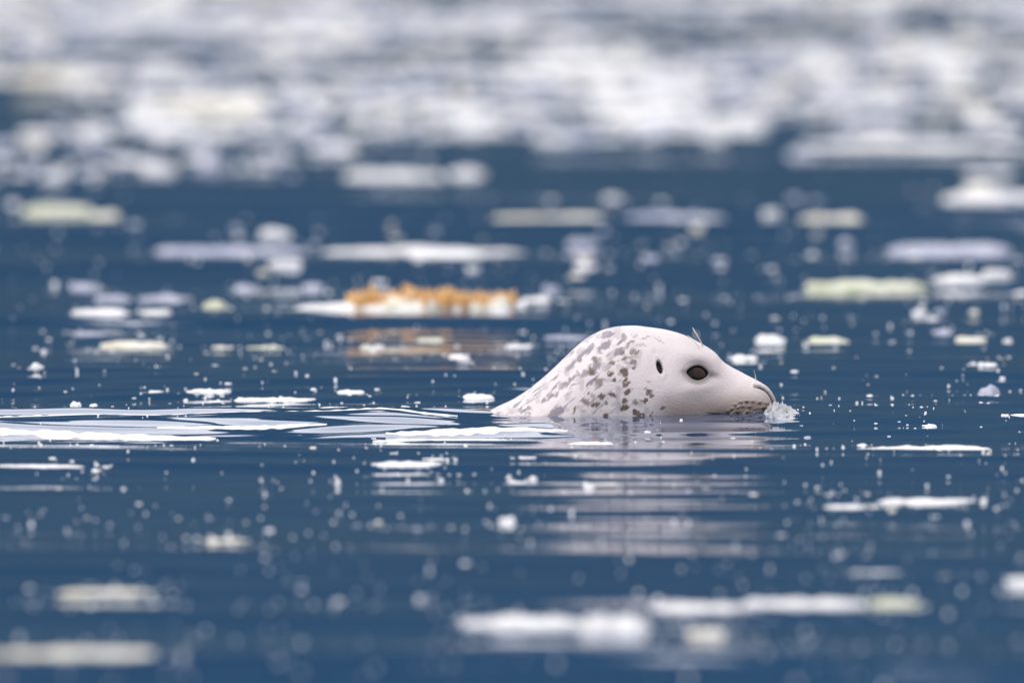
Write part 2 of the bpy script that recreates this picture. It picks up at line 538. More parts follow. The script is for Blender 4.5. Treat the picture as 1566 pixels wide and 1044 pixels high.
def blend(col, a):
    global C
    C = C * (1 - a[..., None]) + np.array(col) * a[..., None]


face = sstep(985, 1030, PX)
blend((0.27, 0.22, 0.20), 0.95 * face * sstep(575, 622, Q))           # dun cheek and jaw
blend((0.17, 0.13, 0.11), 0.65 * gauss(1125, 628, 40, 9))
blend((0.20, 0.15, 0.12), 0.6 * gauss(1150, 622, 30, 11))
blend((0.15, 0.136, 0.158), np.clip(grey * 1.6, 0, 0.9))
blend((0.085, 0.052, 0.038), np.clip(brown * 1.4, 0, 0.95))
blend((0.075, 0.062, 0.058), 0.92 * np.exp(-((e - 1.10) / 0.52) ** 2) * (0.72 + 0.28 * sstep(EY + 4, EY - 8, Q)))   # ring of darker fur
blend((0.15, 0.12, 0.11), 0.62 * gauss(EX + 3, EY - 2, 27, 19, 0.1))
blend((0.12, 0.10, 0.10), 0.65 * gauss(EX + 24, EY + 3, 9, 5, 0.3))
blend((0.15, 0.12, 0.11), 0.28 * np.exp(-((e2 - 1.08) / 0.09) ** 2))
blend((0.012, 0.010, 0.011), 1 - sstep(0.98, 1.12, e))                 # bare black lid rim
blend((0.008, 0.007, 0.007), 1 - sstep(0.75, 1.15, ear))
blend((0.03, 0.025, 0.025), np.clip(nos * 1.3, 0, 1))
blend((0.10, 0.08, 0.075), 0.7 * mou * sstep(0.0, 0.2, mt))
blend((0.05, 0.032, 0.022), np.clip(1.15 * fol, 0, 1))
C = np.clip(C, 0, 1)


def coat_material():
    m, n, l, p = new_mat('seal_coat')
    at = n.new('ShaderNodeVertexColor')
    at.layer_name = 'coat'
    tc = n.new('ShaderNodeTexCoord')
    mp = n.new('ShaderNodeMapping')
    mp.inputs['Rotation'].default_value = (0, math.radians(-25), 0)
    mp.inputs['Scale'].default_value = (160, 500, 700)
    nz = n.new('ShaderNodeTexNoise')
    nz.inputs['Scale'].default_value = 1.0
    nz.inputs['Detail'].default_value = 2.0
    bp = n.new('ShaderNodeBump')
    bp.inputs['Distance'].default_value = 0.0008
    bp.inputs['Strength'].default_value = 0.6
    l.new(tc.outputs['Object'], mp.inputs['Vector'])
    l.new(mp.outputs[0], nz.inputs['Vector'])
    l.new(nz.outputs[0], bp.inputs['Height'])
    l.new(bp.outputs[0], p.inputs['Normal'])
    l.new(at.outputs['Color'], p.inputs['Base Color'])
    p.inputs['Roughness'].default_value = 0.42
    p.inputs['Specular IOR Level'].default_value = 0.28
    return m


nst = len(st)
bi = np.arange(nst * NR).reshape(nst, NR)
bq = np.stack([bi[:-1], bi[1:], np.roll(bi[1:], -1, 1), np.roll(bi[:-1], -1, 1)], -1).reshape(-1, 4)
body = obj_from('body', V.reshape(-1, 3), bq[:, ::-1], coat_material(), seal)
ca = body.data.color_attributes.new('coat', 'FLOAT_COLOR', 'POINT')
ca.data.foreach_set('color', np.concatenate([C, np.ones(C.shape[:2] + (1,))], -1).astype(np.float32).ravel())


def eye_material():
    m, n, l, p = new_mat('seal_eye')
    tc = n.new('ShaderNodeTexCoord')
    vm = n.new('ShaderNodeVectorMath'); vm.operation = 'MULTIPLY'
    vm.inputs[1].default_value = (1, 0, 1)
    ln = n.new('ShaderNodeVectorMath'); ln.operation = 'LENGTH'
    cr = n.new('ShaderNodeValToRGB')
    E = cr.color_ramp.elements
    E[0].position, E[0].color = 0.0, (0.018, 0.009, 0.009, 1)
    E[1].position, E[1].color = 1.0, (0.004, 0.004, 0.004, 1)
    a = E.new(0.40); a.color = (0.024, 0.012, 0.010, 1)
    b = E.new(0.72); b.color = (0.003, 0.003, 0.003, 1)
    l.new(tc.outputs['Object'], vm.inputs[0])
    l.new(vm.outputs[0], ln.inputs[0])
    mu = n.new('ShaderNodeMath'); mu.operation = 'MULTIPLY'; mu.inputs[1].default_value = 62.0
    l.new(ln.outputs['Value'], mu.inputs[0])
    l.new(mu.outputs[0], cr.inputs[0])
    l.new(cr.outputs[0], p.inputs['Base Color'])
    p.inputs['Roughness'].default_value = 0.06
    p.inputs['IOR'].default_value = 1.36
    p.inputs['Specular IOR Level'].default_value = 0.22
    return m


def ellipsoid(rx, ry, rz, nu=48, nv=28):
    u = np.linspace(0, 2 * math.pi, nu, endpoint=False)
    v = np.linspace(0.001, math.pi - 0.001, nv)
    UU, VV = np.meshgrid(u, v)
    P = np.stack([rx * np.cos(UU) * np.sin(VV), ry * np.cos(VV), rz * np.sin(UU) * np.sin(VV)], -1)
    ii = np.arange(nu * nv).reshape(nv, nu)
    q = np.stack([ii[:-1], np.roll(ii[:-1], -1, 1), np.roll(ii[1:], -1, 1), ii[1:]], -1).reshape(-1, 4)
    return P.reshape(-1, 3), q


M_EYE = eye_material()
ring_sel = (e > 1.06) & (e < 1.3)
for s in (-1, 1):
    sel = ring_sel & (np.sign(V[..., 1]) == s)
    pc = V[sel].mean(0)
    nrm = Vector(normals(V)[(e > 1.35) & (e < 2.0) & (np.sign(V[..., 1]) == s)].mean(0)).normalized()
    P, q = ellipsoid(0.0205, 0.0125, 0.0158)
    ey = obj_from('eye', P, q, M_EYE, seal)
    ey.location = Vector(pc) - nrm * 0.0112
    ey.rotation_euler = nrm.to_track_quat('Y', 'Z').to_euler()


def whisker_material():
    m, n, l, p = new_mat('whisker')
    p.inputs['Base Color'].default_value = (0.52, 0.47, 0.38, 1)
    p.inputs['Roughness'].default_value = 0.3
    return m


M_WHISK = whisker_material()


def hair(pts, r0, r1):
    pts = [np.array(p, float) for p in pts]
    n = 7
    t = np.linspace(0, 1, n)
    a, b, c = pts
    path = ((1 - t) ** 2)[:, None] * a + (2 * t * (1 - t))[:, None] * b + (t**2)[:, None] * c
    d = np.gradient(path, axis=0)
    d /= np.linalg.norm(d, axis=1, keepdims=True)
    s1 = np.cross(d, (0.13, 0.9, 0.2)); s1 /= np.linalg.norm(s1, axis=1, keepdims=True)
    s2 = np.cross(d, s1)
    m = 5
    vs = []
    for i in range(n):
        r = r0 + (r1 - r0) * t[i]
        for j in range(m):
            w = 2 * math.pi * j / m
            vs.append(path[i] + r * (math.cos(w) * s1[i] + math.sin(w) * s2[i]))
    ii = np.arange(n * m).reshape(n, m)
    q = np.stack([ii[:-1], np.roll(ii[:-1], -1, 1), np.roll(ii[1:], -1, 1), ii[1:]], -1).reshape(-1, 4)
    return obj_from('whisker', vs, q, M_WHISK, seal)


def surf(px, py, s=-1):
    """point of the seal's skin seen at that pixel, on side s"""
    d = (PX - px) ** 2 + (PYf() - py) ** 2 + np.where(np.sign(V[..., 1]) == s, 0, 1e6)
    i = np.unravel_index(np.argmin(d), d.shape)
    return V[i]


for s in (-1, 1):
    a = surf(1075, 529.5, s)
    hair([a, a + (-0.006, s * 0.004, 0.012), (float(sx(1059.5)), a[1] + s * 0.016, float(sz(502)))], 0.0009, 0.0005)
    a = surf(1069, 531, s)
    hair([a, a + (-0.006, s * 0.006, 0.010), a + (-0.018, s * 0.016, 0.017)], 0.0006, 0.0003)
    a = surf(1156, 582, s)
    hair([a, a + (0.0, s * 0.002, 0.008), (float(sx(1153)), a[1] + s * 0.005, float(sz(567)))], 0.0006, 0.0003)
    for k, (fx_, fy_) in enumerate(FOL[1:6:4] + FOL[9:13:4]):
        a = surf(fx_, fy_, s)
        back = -0.012 - 0.010 * ((k * 3) % 4) / 4
        hair([a, a + (back * 0.4, s * 0.016, -0.004), a + (back * 1.8, s * 0.026, -0.020 - 0.003 * (k % 3))], 0.00025, 0.00015)


# ------------------------------------------------------------------ things afloat
def blob(w, d, t, seed, na=28, nr=7, rough=0.38, lumps=3.0, flat=0.55):
    """an irregular floating patch: width, depth, height above the water"""
    r = random.Random(seed)
    o1, o2 = r.uniform(0, 60), r.uniform(0, 60)
    an = np.linspace(0, 2 * math.pi, na, endpoint=False)
    ca_, sa_ = np.cos(an), np.sin(an)
    asp = max(1.0, min(w / d, 8))
    rad = 1 + rough * 2 * (vnoise(ca_ * lumps * 0.8 * asp**0.5 + o1, sa_ * lumps * 0.8 + o2) - 0.5)
    rad *= 1 - 0.25 * (vnoise(ca_ * lumps * 2.5 + o2, sa_ * lumps * 2.5 + o1))
    sq = 1 / np.maximum(np.abs(ca_), np.abs(sa_)) ** 0.35
    rad = rad * sq
    ux = rad * ca_
    rad = rad / max(ux.max(), -ux.min())
    vs = []
    rr = np.linspace(0, 1, nr + 1)[1:]
    top = []
    for q in rr:
        x, y = q * rad * ca_ * w / 2, q * rad * sa_ * d / 2
        nz = vnoise(x / max(w, 1e-6) * lumps * 2.2 + o1, y / max(d, 1e-6) * lumps * 1.4 + o2)
        n2 = vnoise(x / max(w, 1e-6) * lumps * 6 + o2, y / max(d, 1e-6) * lumps * 3 + o1)
        z = t * (1 - q ** 4) ** flat * (0.15 + 0.95 * nz + 0.35 * n2)
        top.append(np.stack([x, y, z - 0.0004 * (q == 1)], -1))
    x, y = rad * ca_ * w / 2 * 0.96, rad * sa_ * d / 2 * 0.96
    under = np.stack([x, y, np.full(na, -max(0.006, 0.5 * t))], -1)
    P = np.concatenate([np.array([[0, 0, t * 0.9]])] + top + [under, np.array([[0, 0, -max(0.007, 0.6 * t)]])])
    F = []
    R = lambda i: 1 + i * na
    for j in range(na):
        k = (j + 1) % na
        F.append((0, R(0) + j, R(0) + k))
        for i in range(nr):
            a, b, c, e_ = R(i) + j, R(i + 1) + j, R(i + 1) + k, R(i) + k
            F += [(a, b, c), (a, c, e_)]
        F.append((len(P) - 1, R(nr) + k, R(nr) + j))
    return P, np.array(F)


def float_thing(name, x0, x1, y0, y1, c, label, cat, group=None, seed=None, deep=1.0, mat=None):
    """photo extents of a floating patch -> real size: its front edge lies on the water at y1"""
    cx = (x0 + x1) / 2
    X, Y, D = ground(cx, y1)
    sc = math.hypot(D, CAM_H) / F_PX
    w = (x1 - x0) * sc
    hpx = y1 - y0
    blur = 0.095 * F_PX * abs(1 / 26.0 - 1 / D)         # the lens smears it by this many rows
    w = max((x1 - x0) - 0.30 * blur, 0.5 * (x1 - x0)) * sc
    hpx = max(hpx - 0.40 * blur, 0.45 * hpx) * (0.62 if y1 < 330 else 0.68 if y1 < 560 or y1 > 800 else 0.85)
    row = D * D / (F_PX * CAM_H)                         # metres of water per photo row
    d = min(w * 0.75, max(0.35 * hpx * row, w * 0.2)) * deep
    t = max(0.50 * hpx * sc, 0.65 * (hpx - d / row) * sc, 0.002)
    t = min(t, 0.42 * w)
    seed = int(x0 * 13 + y1 * 7) if seed is None else seed
    big = (x1 - x0) > 60
    P, F = blob(w, d, t, seed, na=64 if big else 20, nr=10 if big else 5, lumps=5.0 if big else 2.0)
    o = obj_from(name, P, F, mat or MATS[c])
    yc = Y + d / 2
    o.location = (X, yc, water_z(X, yc) - 0.001)
    tag(o, label, cat, group)
    return o


PATCH = [  # x0, x1, y0, y1, tint, label
    (-40, 142, 707, 717, 'w', 'thin white bumpy strip lying just in front of the seal\'s wake'),
    (150, 172, 710, 716, 'w', 'short white chip at the tip of a thin white strip by the wake'),
    (555, 678, 701, 717, 'w', 'bumpy white patch with pointed ends afloat in front of the seal\'s neck'),
    (640, 692, 700, 707, 'w', 'slim white shelf touching the back of a bumpy white patch'),
    (562, 668, 719, 724, 'w', 'hair-thin white sliver in front of a bumpy white patch'),
    (1311, 1531, 674, 689, 'w', 'long crisp white strip with serrated top floating ahead of the seal'),
    (1333, 1505, 752, 768, 'w', 'white strip floating behind a shorter white patch, ahead of the seal'),
    (1257, 1330, 762, 777, 'w', 'short white patch beside the end of a longer white strip'),
    (1258, 1280, 750, 758, 'w', 'tiny white chip behind a short white patch'),
    (303, 388, 812, 829, 'c', 'small soft cream strip between scattered white flecks'),
    (70, 252, 879, 903, 'c', 'blurred cream strip with lumpy ends on open blue water'),
    (-60, 280, 988, 1022, 'c', 'broad blurred cream strip'),
    (697, 912, 905, 953, 'w', 'broad white blurred patch, one end of a long broken raft'),
    (878, 1008, 890, 958, 'w', 'tall bright lumpy patch in the middle of a long broken raft'),
    (985, 1160, 898, 934, 'w', 'white blurred strip linking the lumpy middle of a long raft'),
    (1125, 1335, 885, 923, 'w', 'long white blurred patch toward the thin end of a raft'),
    (1322, 1416, 890, 919, 'g', 'yellow-tinged blurred tip that ends a long broken raft'),
    (1045, 1118, 932, 962, 'c', 'pale cream piece just in front of a long broken raft'),
    (742, 800, 945, 972, 'p', 'faint grey piece in front of a broad white blurred patch'),
    (1293, 1395, 862, 878, 'w', 'small pale strip floating behind the thin end of a raft'),
    (1533, 1600, 860, 892, 'w', 'white lumpy cluster beyond a raft'),
    (760, 795, 775, 795, 'w', 'white crumpled scrap by the seal\'s reflection'),
    (778, 815, 725, 735, 'w', 'white chip riding the stripes of the seal\'s reflection'),
    (900, 960, 731, 740, 'c', 'cream sliver amid the stripes of the seal\'s reflection'),
    (870, 945, 664, 673, 'w', 'white frothy scrap with a red speck before the seal\'s throat'),
    (742, 780, 658, 665, 'w', 'white scrap beside the bright streak at the seal\'s neck'),
    (790, 826, 697, 706, 'w', 'pointed white scrap beside the seal\'s striped reflection'),
    (584, 632, 663, 671, 'w', 'small white peaked scrap just below the wake streaks'),
    (1040, 1066, 745, 752, 'p', 'faint grey fleck at the seal\'s reflection edge'),
    (282, 358, 586, 600, 'w', 'white lens-shaped patch just beyond the wake'),
    (350, 487, 597, 609, 'w', 'long thin white strip just beyond the wake'),
    (318, 346, 602, 608, 'w', 'tiny white bit touching a long thin strip beyond the wake'),
    (512, 560, 587, 598, 'w', 'short white patch beyond the wake, off the end of a thin strip'),
    (225, 252, 589, 598, 'w', 'little white pointed bit beyond the wake'),
    (105, 125, 598, 615, 'w', 'round white knob beyond the wake'),
    (45, 69, 553, 569, 'w', 'white domed bit afloat well beyond the wake'),
    (487, 548, 616, 623, 'w', 'low white dotted strip hard against the wake'),
    (604, 641, 615, 623, 'w', 'low white patch beside the seal\'s neck, against the wake'),
    (704, 758, 592, 606, 'w', 'white patch floating behind the slope of the seal\'s neck'),
    (770, 816, 508, 526, 'w', 'bright white patch floating behind the seal\'s nape'),
    (828, 905, 497, 513, 'p', 'faint grey strip partly hidden behind the seal\'s crown'),
    (683, 720, 527, 546, 'w', 'white oval knob beyond the seal\'s neck'),
    (320, 360, 512, 526, 'c', 'small cream strip in a row beyond the wake'),
    (372, 442, 512, 527, 'g', 'pale greenish strip in a row beyond the wake'),
    (548, 584, 510, 527, 'c', 'small cream oval ending a row of blurred flecks'),
    (630, 690, 500, 516, 'g', 'pale greenish strip near the orange-tufted patch'),
    (103, 216, 465, 490, 'w', 'bright white blurred strip in front of stacked grey patches'),
    (212, 268, 467, 489, 'w', 'white blurred stub joined to a bright strip'),
    (105, 170, 494, 509, 'p', 'faint grey strip under a bright white strip'),
    (148, 262, 498, 523, 'c', 'cream blurred strip below a bright white one'),
    (306, 350, 440, 478, 'g', 'round pale yellow knob standing alone on the water'),
    (100, 160, 410, 433, 'p', 'faint grey blurred patch above a white strip'),
    (140, 206, 430, 456, 'p', 'faint grey blurred patch in a staggered row'),
    (205, 295, 430, 456, 'p', 'longer faint grey blurred patch ending a staggered row'),
    (404, 466, 385, 415, 'w', 'bright white blurred oval in front of a long pale strip'),
    (345, 400, 411, 435, 'p', 'faint grey patch between the white oval and yellow knob'),
    (455, 500, 410, 433, 'p', 'faint grey patch behind the orange-tufted one'),
    (480, 832, 347, 383, 'w', 'very long white blurred strip behind the orange tufts'),
    (615, 755, 370, 398, 'w', 'white blurred piece in front of a very long strip'),
    (220, 480, 350, 381, 'p', 'long faint grey strip joining a very long white one'),
    (792, 846, 436, 465, 'w', 'bright white oval knob beside the orange-tufted patch'),
    (826, 858, 407, 437, 'p', 'dim round disc behind the white oval knob'),
    (1205, 1428, 404, 436, 'g', 'long pale green-yellow blurred strip beyond the seal\'s muzzle'),
    (1422, 1520, 399, 430, 'w', 'white blurred patch on the end of a green-yellow strip'),
    (1543, 1590, 420, 446, 'w', 'white round knob beyond the green strip'),
    (1152, 1212, 489, 518, 'w', 'bright white oval floating above the seal\'s muzzle line'),
    (1233, 1302, 497, 518, 'g', 'pale greenish strip beside a bright white oval'),
    (1424, 1462, 489, 507, 'p', 'faint grey bit behind a small cream strip'),
    (1458, 1514, 499, 516, 'c', 'small cream strip beyond a striped pale clump'),
    (1390, 1420, 459, 480, 'w', 'small white oval below a green-yellow strip'),
    (1493, 1531, 548, 564, 'w', 'small bright white lens above a striped pale clump'),
    (1488, 1532, 572, 598, 'p', 'striped pale clump below a bright lens-shaped bit'),
    (1110, 1162, 532, 552, 'w', 'white flattened patch just beyond the seal\'s muzzle bridge'),
    (1545, 1600, 630, 638, 'w', 'thin white bit beyond the long crisp strip'),
    (1413, 1434, 638, 650, 'w', 'white pebble-like bit behind a long crisp strip'),
    (738, 948, 304, 337, 'c', 'long cream blurred strip in the middle distance'),
    (940, 1118, 299, 330, 'p', 'long faint grey strip joining a cream one'),
    (1218, 1342, 311, 345, 'c', 'broad cream blurred patch in front of a long grey strip'),
    (1345, 1556, 337, 379, 'p', 'long pale grey blurred strip behind the green-yellow one'),
    (1430, 1600, 264, 306, 'w', 'broad white blurred raft'),
    (20, 150, 282, 322, 'g', 'blurred greenish raft near the far crowded water'),
    (130, 188, 292, 331, 'c', 'cream blurred round knob beside a greenish raft'),
    (518, 692, 234, 275, 'w', 'white blurred raft with gaps in distant water'),
    (676, 748, 228, 270, 'w', 'white blurred block ending a gapped raft'),
    (215, 425, 112, 172, 'c', 'large cream blurred raft in the crowded distance'),
    (215, 505, 168, 206, 'w', 'wide whitish raft in front of the large cream one'),
    (740, 1015, 48, 108, 'w', 'broad white raft in the most crowded distant water'),
    (1055, 1195, 143, 192, 'w', 'bright white raft in the distant crowd'),
    (885, 1085, 136, 186, 'w', 'long white raft joining a bright one in the crowd'),
    (1195, 1600, 188, 224, 'w', 'very wide whitish raft edging the distant crowd'),
    (0, 150, 80, 130, 'c', 'cream raft edging the distant crowd'),
    (1400, 1520, 60, 110, 'w', 'white block in the most crowded distant water'),
]
for x0, x1, y0, y1, c, lab in PATCH:
    float_thing('floating_patch', x0, x1, y0, y1, c, lab, 'floating patch', 'pale patches floating on the water')

# red speck on the scrap before the throat
o = float_thing('red_speck', 904, 911, 662, 669, 'w', 'tiny red speck on white froth before the seal\'s throat', 'speck', mat=None)
mr, n_, l_, p_ = new_mat('red')
p_.inputs['Base Color'].default_value = (0.55, 0.06, 0.03, 1)
o.data.materials[0] = mr

# the patch with orange tufts
X, Y, D = ground(625, 481)
root = bpy.data.objects.new('tufted_patch', None)
COL.objects.link(root)
root.location = (X, Y, water_z(X, Y))
tag(root, 'long pale floating patch with a fringe of orange upright tufts', 'floating patch')
sc = math.hypot(D, CAM_H) / F_PX
P, F = blob(362 * sc, 0.16, 0.011, 11, na=72, nr=10, lumps=5)
mat_part = obj_from('mat', P, F, M_WHITE, root)
mat_part.location = (0, 0.08, 0)


def tuft(h, seed):
    r = random.Random(seed)
    vs, fs = [], []
    for b in range(5):
        lean, base, wd_ = r.uniform(-0.35, 0.35), r.uniform(-0.006, 0.006), r.uniform(0.003, 0.005)
        hh = h * r.uniform(0.6, 1.1)
        yb = r.uniform(-0.01, 0.01)
        rot = r.uniform(0, 3.14)
        prev = None
        for i, (f, q) in enumerate(((0, 1.0), (0.35, 1.2), (0.7, 0.9), (1.0, 0.15))):
            cx, cz = base + lean * hh * f * f, hh * f
            ring = []
            for j in range(5):
                a = rot + 2 * math.pi * j / 5
                ring.append(len(vs))
                vs.append((cx + wd_ * q * math.cos(a), yb + wd_ * q * math.sin(a), cz))
            if prev:
                for j in range(5):
                    k = (j + 1) % 5
                    fs += [(prev[j], prev[k], ring[k]), (prev[j], ring[k], ring[j])]
            prev = ring
        vs.append((base + lean * hh, yb, hh * 1.03))
        for j in range(5): fs.append((prev[j], prev[(j + 1) % 5], len(vs) - 1))
    return vs, fs


tuft_src = []
for k in range(5):
    vs, fs = tuft(1.0 * 0.034, 40 + k)
    t = obj_from('tuft', vs, fs, M_AMBER, root)
    tuft_src.append(t)
lump_src = []
txs = [(px, 1.0 if px < 690 else 0.75) for px in np.linspace(540, 778, 44)]
for i, (px, hk) in enumerate(txs):
    t = tuft_src[i] if i < 5 else tuft_src[i % 5].copy()
    if i >= 5: COL.objects.link(t); t.parent = root
    hgt = hk * (0.62 + 0.55 * float(vnoise(px * 0.06, 2.2)) + 0.35 * random.random())
    t.location = ((px + random.uniform(-3, 3) - 625) * sc, 0.05 + random.uniform(-0.02, 0.05), 0.004)
    t.scale = (1.3, 1, hgt)
    t.rotation_euler = (0, 0, random.uniform(0, 6))
for px0, px1, hh in ((536, 705, 0.018), (695, 784, 0.017)):
    P, F = blob((px1 - px0) * sc, 0.08, hh, int(px0), na=48, nr=8, lumps=4)
    b = obj_from('crust', P, F, M_CREAM, root)
    b.location = (((px0 + px1) / 2 - 625) * sc, 0.05, 0.003)

# white ribbons painted on the wake crests in place of bright sky reflection
def glint_ribbon(x0, y0, x1, y1, wid, t, label, seed):
    """a thin ragged white ribbon on the wave, a painted sky glint, from pixel to pixel"""
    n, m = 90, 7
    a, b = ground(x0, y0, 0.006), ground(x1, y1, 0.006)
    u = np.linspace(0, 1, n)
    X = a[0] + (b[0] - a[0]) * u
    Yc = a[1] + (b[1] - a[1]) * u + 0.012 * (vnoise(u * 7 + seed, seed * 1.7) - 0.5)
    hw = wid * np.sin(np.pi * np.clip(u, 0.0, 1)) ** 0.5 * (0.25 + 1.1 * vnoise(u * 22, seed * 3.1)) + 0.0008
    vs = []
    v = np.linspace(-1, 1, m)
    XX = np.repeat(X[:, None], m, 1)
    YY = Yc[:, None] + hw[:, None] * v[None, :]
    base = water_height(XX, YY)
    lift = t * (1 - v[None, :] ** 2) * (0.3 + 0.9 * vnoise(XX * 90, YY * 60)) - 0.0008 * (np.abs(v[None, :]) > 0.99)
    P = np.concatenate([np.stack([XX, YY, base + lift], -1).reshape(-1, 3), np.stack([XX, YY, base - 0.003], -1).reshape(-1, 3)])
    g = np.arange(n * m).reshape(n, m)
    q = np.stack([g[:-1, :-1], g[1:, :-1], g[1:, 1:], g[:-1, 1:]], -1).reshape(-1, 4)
    o = obj_from('painted_glint', P, np.concatenate([q, q[:, ::-1] + n * m]), M_WHITE)
    return tag(o, label, 'foam streak', 'painted sky glints drawn out along the wake')


glint_ribbon(-30, 655, 330, 657, 0.055, 0.003, 'broad white painted sky glint along the thick arm of the wake', 3)
glint_ribbon(-30, 636, 420, 634, 0.020, 0.002, 'thin white painted sky glint along the far edge of the wake', 8)
glint_ribbon(330, 634, 700, 634.5, 0.016, 0.002, 'thin white froth line running up to the seal\'s nape', 12)
glint_ribbon(240, 651, 500, 647, 0.030, 0.002, 'pale painted sky glint in the middle of the wake', 17)
glint_ribbon(590, 655, 868, 651, 0.030, 0.003, 'white froth streak hugging the water under the seal\'s neck', 21)
glint_ribbon(570, 661, 760, 658, 0.012, 0.002, 'fine froth line in front of the streak under the seal\'s neck', 29)

# bow splash at the muzzle
gx = np.linspace(float(sx(1158)), float(sx(1226)), 110)
gy = np.linspace(SEAL_Y - 0.20, SEAL_Y + 0.05, 80)
SX, SY = np.meshgrid(gx, gy)
u_ = (SX - sx(1196)) / 0.030
v_ = (SY - SEAL_Y + 0.075) / 0.12
env = np.clip(1 - u_**2 - v_**2, 0, 1) ** 0.5
nn = 0.55 * vnoise(SX * 150, SY * 45, 1.3) + 0.30 * vnoise(SX * 420, SY * 120, 2.3) + 0.25 * vnoise(SX * 900, SY * 260, 3.3)
hh = 0.022 * env * np.clip(nn - 0.40, 0, 1) * 1.75 * (1.15 - 0.75 * sstep(-0.5, 0.9, u_)) - 0.0022
SZ = water_height(SX, SY) + hh
gi = np.arange(SX.size).reshape(SX.shape)
gq = np.stack([gi[:-1, :-1], gi[:-1, 1:], gi[1:, 1:], gi[1:, :-1]], -1).reshape(-1, 4)
ox_, oy_ = float(sx(1194)), SEAL_Y - 0.07
sp = obj_from('splash', np.stack([SX - ox_, SY - oy_, SZ], -1).reshape(-1, 3), gq, M_SPLASH)
sp.location = (ox_, oy_, 0)
tag(sp, 'white frothy splash where the seal\'s muzzle pushes through the water', 'splash')

# ------------------------------------------------------------------ single flecks one can count
FLECK = []
near = [(8, 786), (62, 783), (66, 776), (132, 785), (211, 800), (262, 837), (273, 786), (212, 765), (180, 865), (45, 890), (275, 890), (285, 912),
        (107, 925), (195, 918), (243, 918), (403, 836), (405, 852), (367, 870), (368, 840), (447, 818), (440, 878), (462, 890), (555, 862), (580, 892),
        (510, 930), (520, 903), (545, 903), (640, 908), (645, 898), (712, 858), (738, 865), (795, 872), (510, 792), (483, 778), (375, 792), (295, 796),
        (412, 803), (321, 785), (168, 796), (547, 795), (578, 790), (640, 803), (612, 782), (1030, 740), (1152, 753), (1172, 770), (1200, 770),
        (1290, 788), (1433, 783), (1527, 783), (1365, 774), (1485, 830), (1530, 832), (1285, 848), (1325, 852), (1195, 812), (1222, 822), (1235, 810),
        (1127, 852), (1100, 868), (1130, 880), (1045, 812), (1022, 812), (1450, 878), (1500, 878), (1440, 878), (1475, 878), (1450, 1005), (1322, 985),
        (1190, 990), (880, 980), (970, 995), (420, 1000), (460, 1030), (800, 1020), (360, 965), (640, 1030), (1020, 1010), (1360, 1030), (690, 1035),
        (1240, 960), (30, 955), (1010, 845), (690, 800), (715, 745), (350, 760), (405, 758), (90, 740), (255, 720), (253, 728), (145, 727), (95, 727),
        (610, 736), (700, 728), (725, 722), (478, 690), (397, 689), (262, 696), (80, 702), (32, 690), (262, 680), (140, 679), (118, 674), (5, 674),
        (395, 668), (420, 667), (560, 692), (600, 697), (640, 698), (480, 720), (475, 730), (1180, 690), (1235, 660), (1360, 660), (1375, 644), (1340, 645),
        (1225, 648), (1265, 690), (1450, 725), (1525, 724), (1437, 690), (1500, 650), (1250, 740), (1545, 760), (1090, 700), (1015, 668), (990, 655),
        (1120, 662), (1150, 668), (845, 648), (905, 690), (880, 702), (1075, 742), (965, 752), (1510, 700), (1292, 745)]
mid = [(60, 590), (160, 570), (152, 588), (260, 612), (172, 622), (20, 560), (205, 603), (142, 612), (300, 575), (420, 570), (375, 566), (480, 592),
       (625, 600), (580, 620), (665, 620), (745, 622), (755, 565), (790, 542), (795, 567), (848, 552), (840, 560), (735, 535), (660, 538), (640, 545),
       (605, 548), (720, 555), (700, 522), (705, 540), (715, 550), (450, 540), (390, 545), (330, 560), (65, 500), (55, 520), (75, 510), (20, 490), (470, 510), (490, 500),
       (520, 505), (535, 512), (505, 515), (600, 500), (620, 530), (760, 518), (800, 500), (990, 470), (1025, 490), (1080, 480), (1060, 515),
       (1095, 505), (1120, 500), (1190, 525), (1195, 555), (1262, 592), (1275, 565), (1310, 545), (1340, 575), (1330, 600), (1310, 612), (1365, 605),
       (1395, 602), (1440, 565), (1480, 560), (1475, 596), (1545, 590), (1543, 545), (1540, 510), (1505, 525), (1465, 530), (1390, 535), (1365, 515),
       (1340, 505), (1300, 480), (1320, 455), (1285, 460), (1230, 490), (1230, 515), (1160, 450), (1180, 408), (1210, 450), (1530, 455), (1490, 470),
       (1440, 470), (1450, 440), (1350, 440), (1250, 605), (1215, 570), (1270, 620), (1340, 622), (1365, 620), (1410, 625), (1430, 610), (1500, 615), (1300, 630)]
far = [(1020, 380), (980, 365), (920, 350), (880, 400), (1060, 350), (1110, 365), (1150, 380), (970, 440), (1000, 420), (900, 440), (870, 420),
       (930, 410), (780, 410), (740, 420), (700, 410), (640, 415), (590, 430), (560, 420), (520, 440), (470, 440), (430, 450), (380, 460), (290, 400),
       (60, 400), (20, 420), (80, 440), (50, 450), (30, 470), (580, 390), (850, 380), (820, 300), (1240, 380), (1300, 390), (1180, 330), (1140, 300)]
GROUPS = {'near': 'white flecks before the seal', 'mid': 'white flecks beyond the seal', 'far': 'blurred pale dots in the distance'}
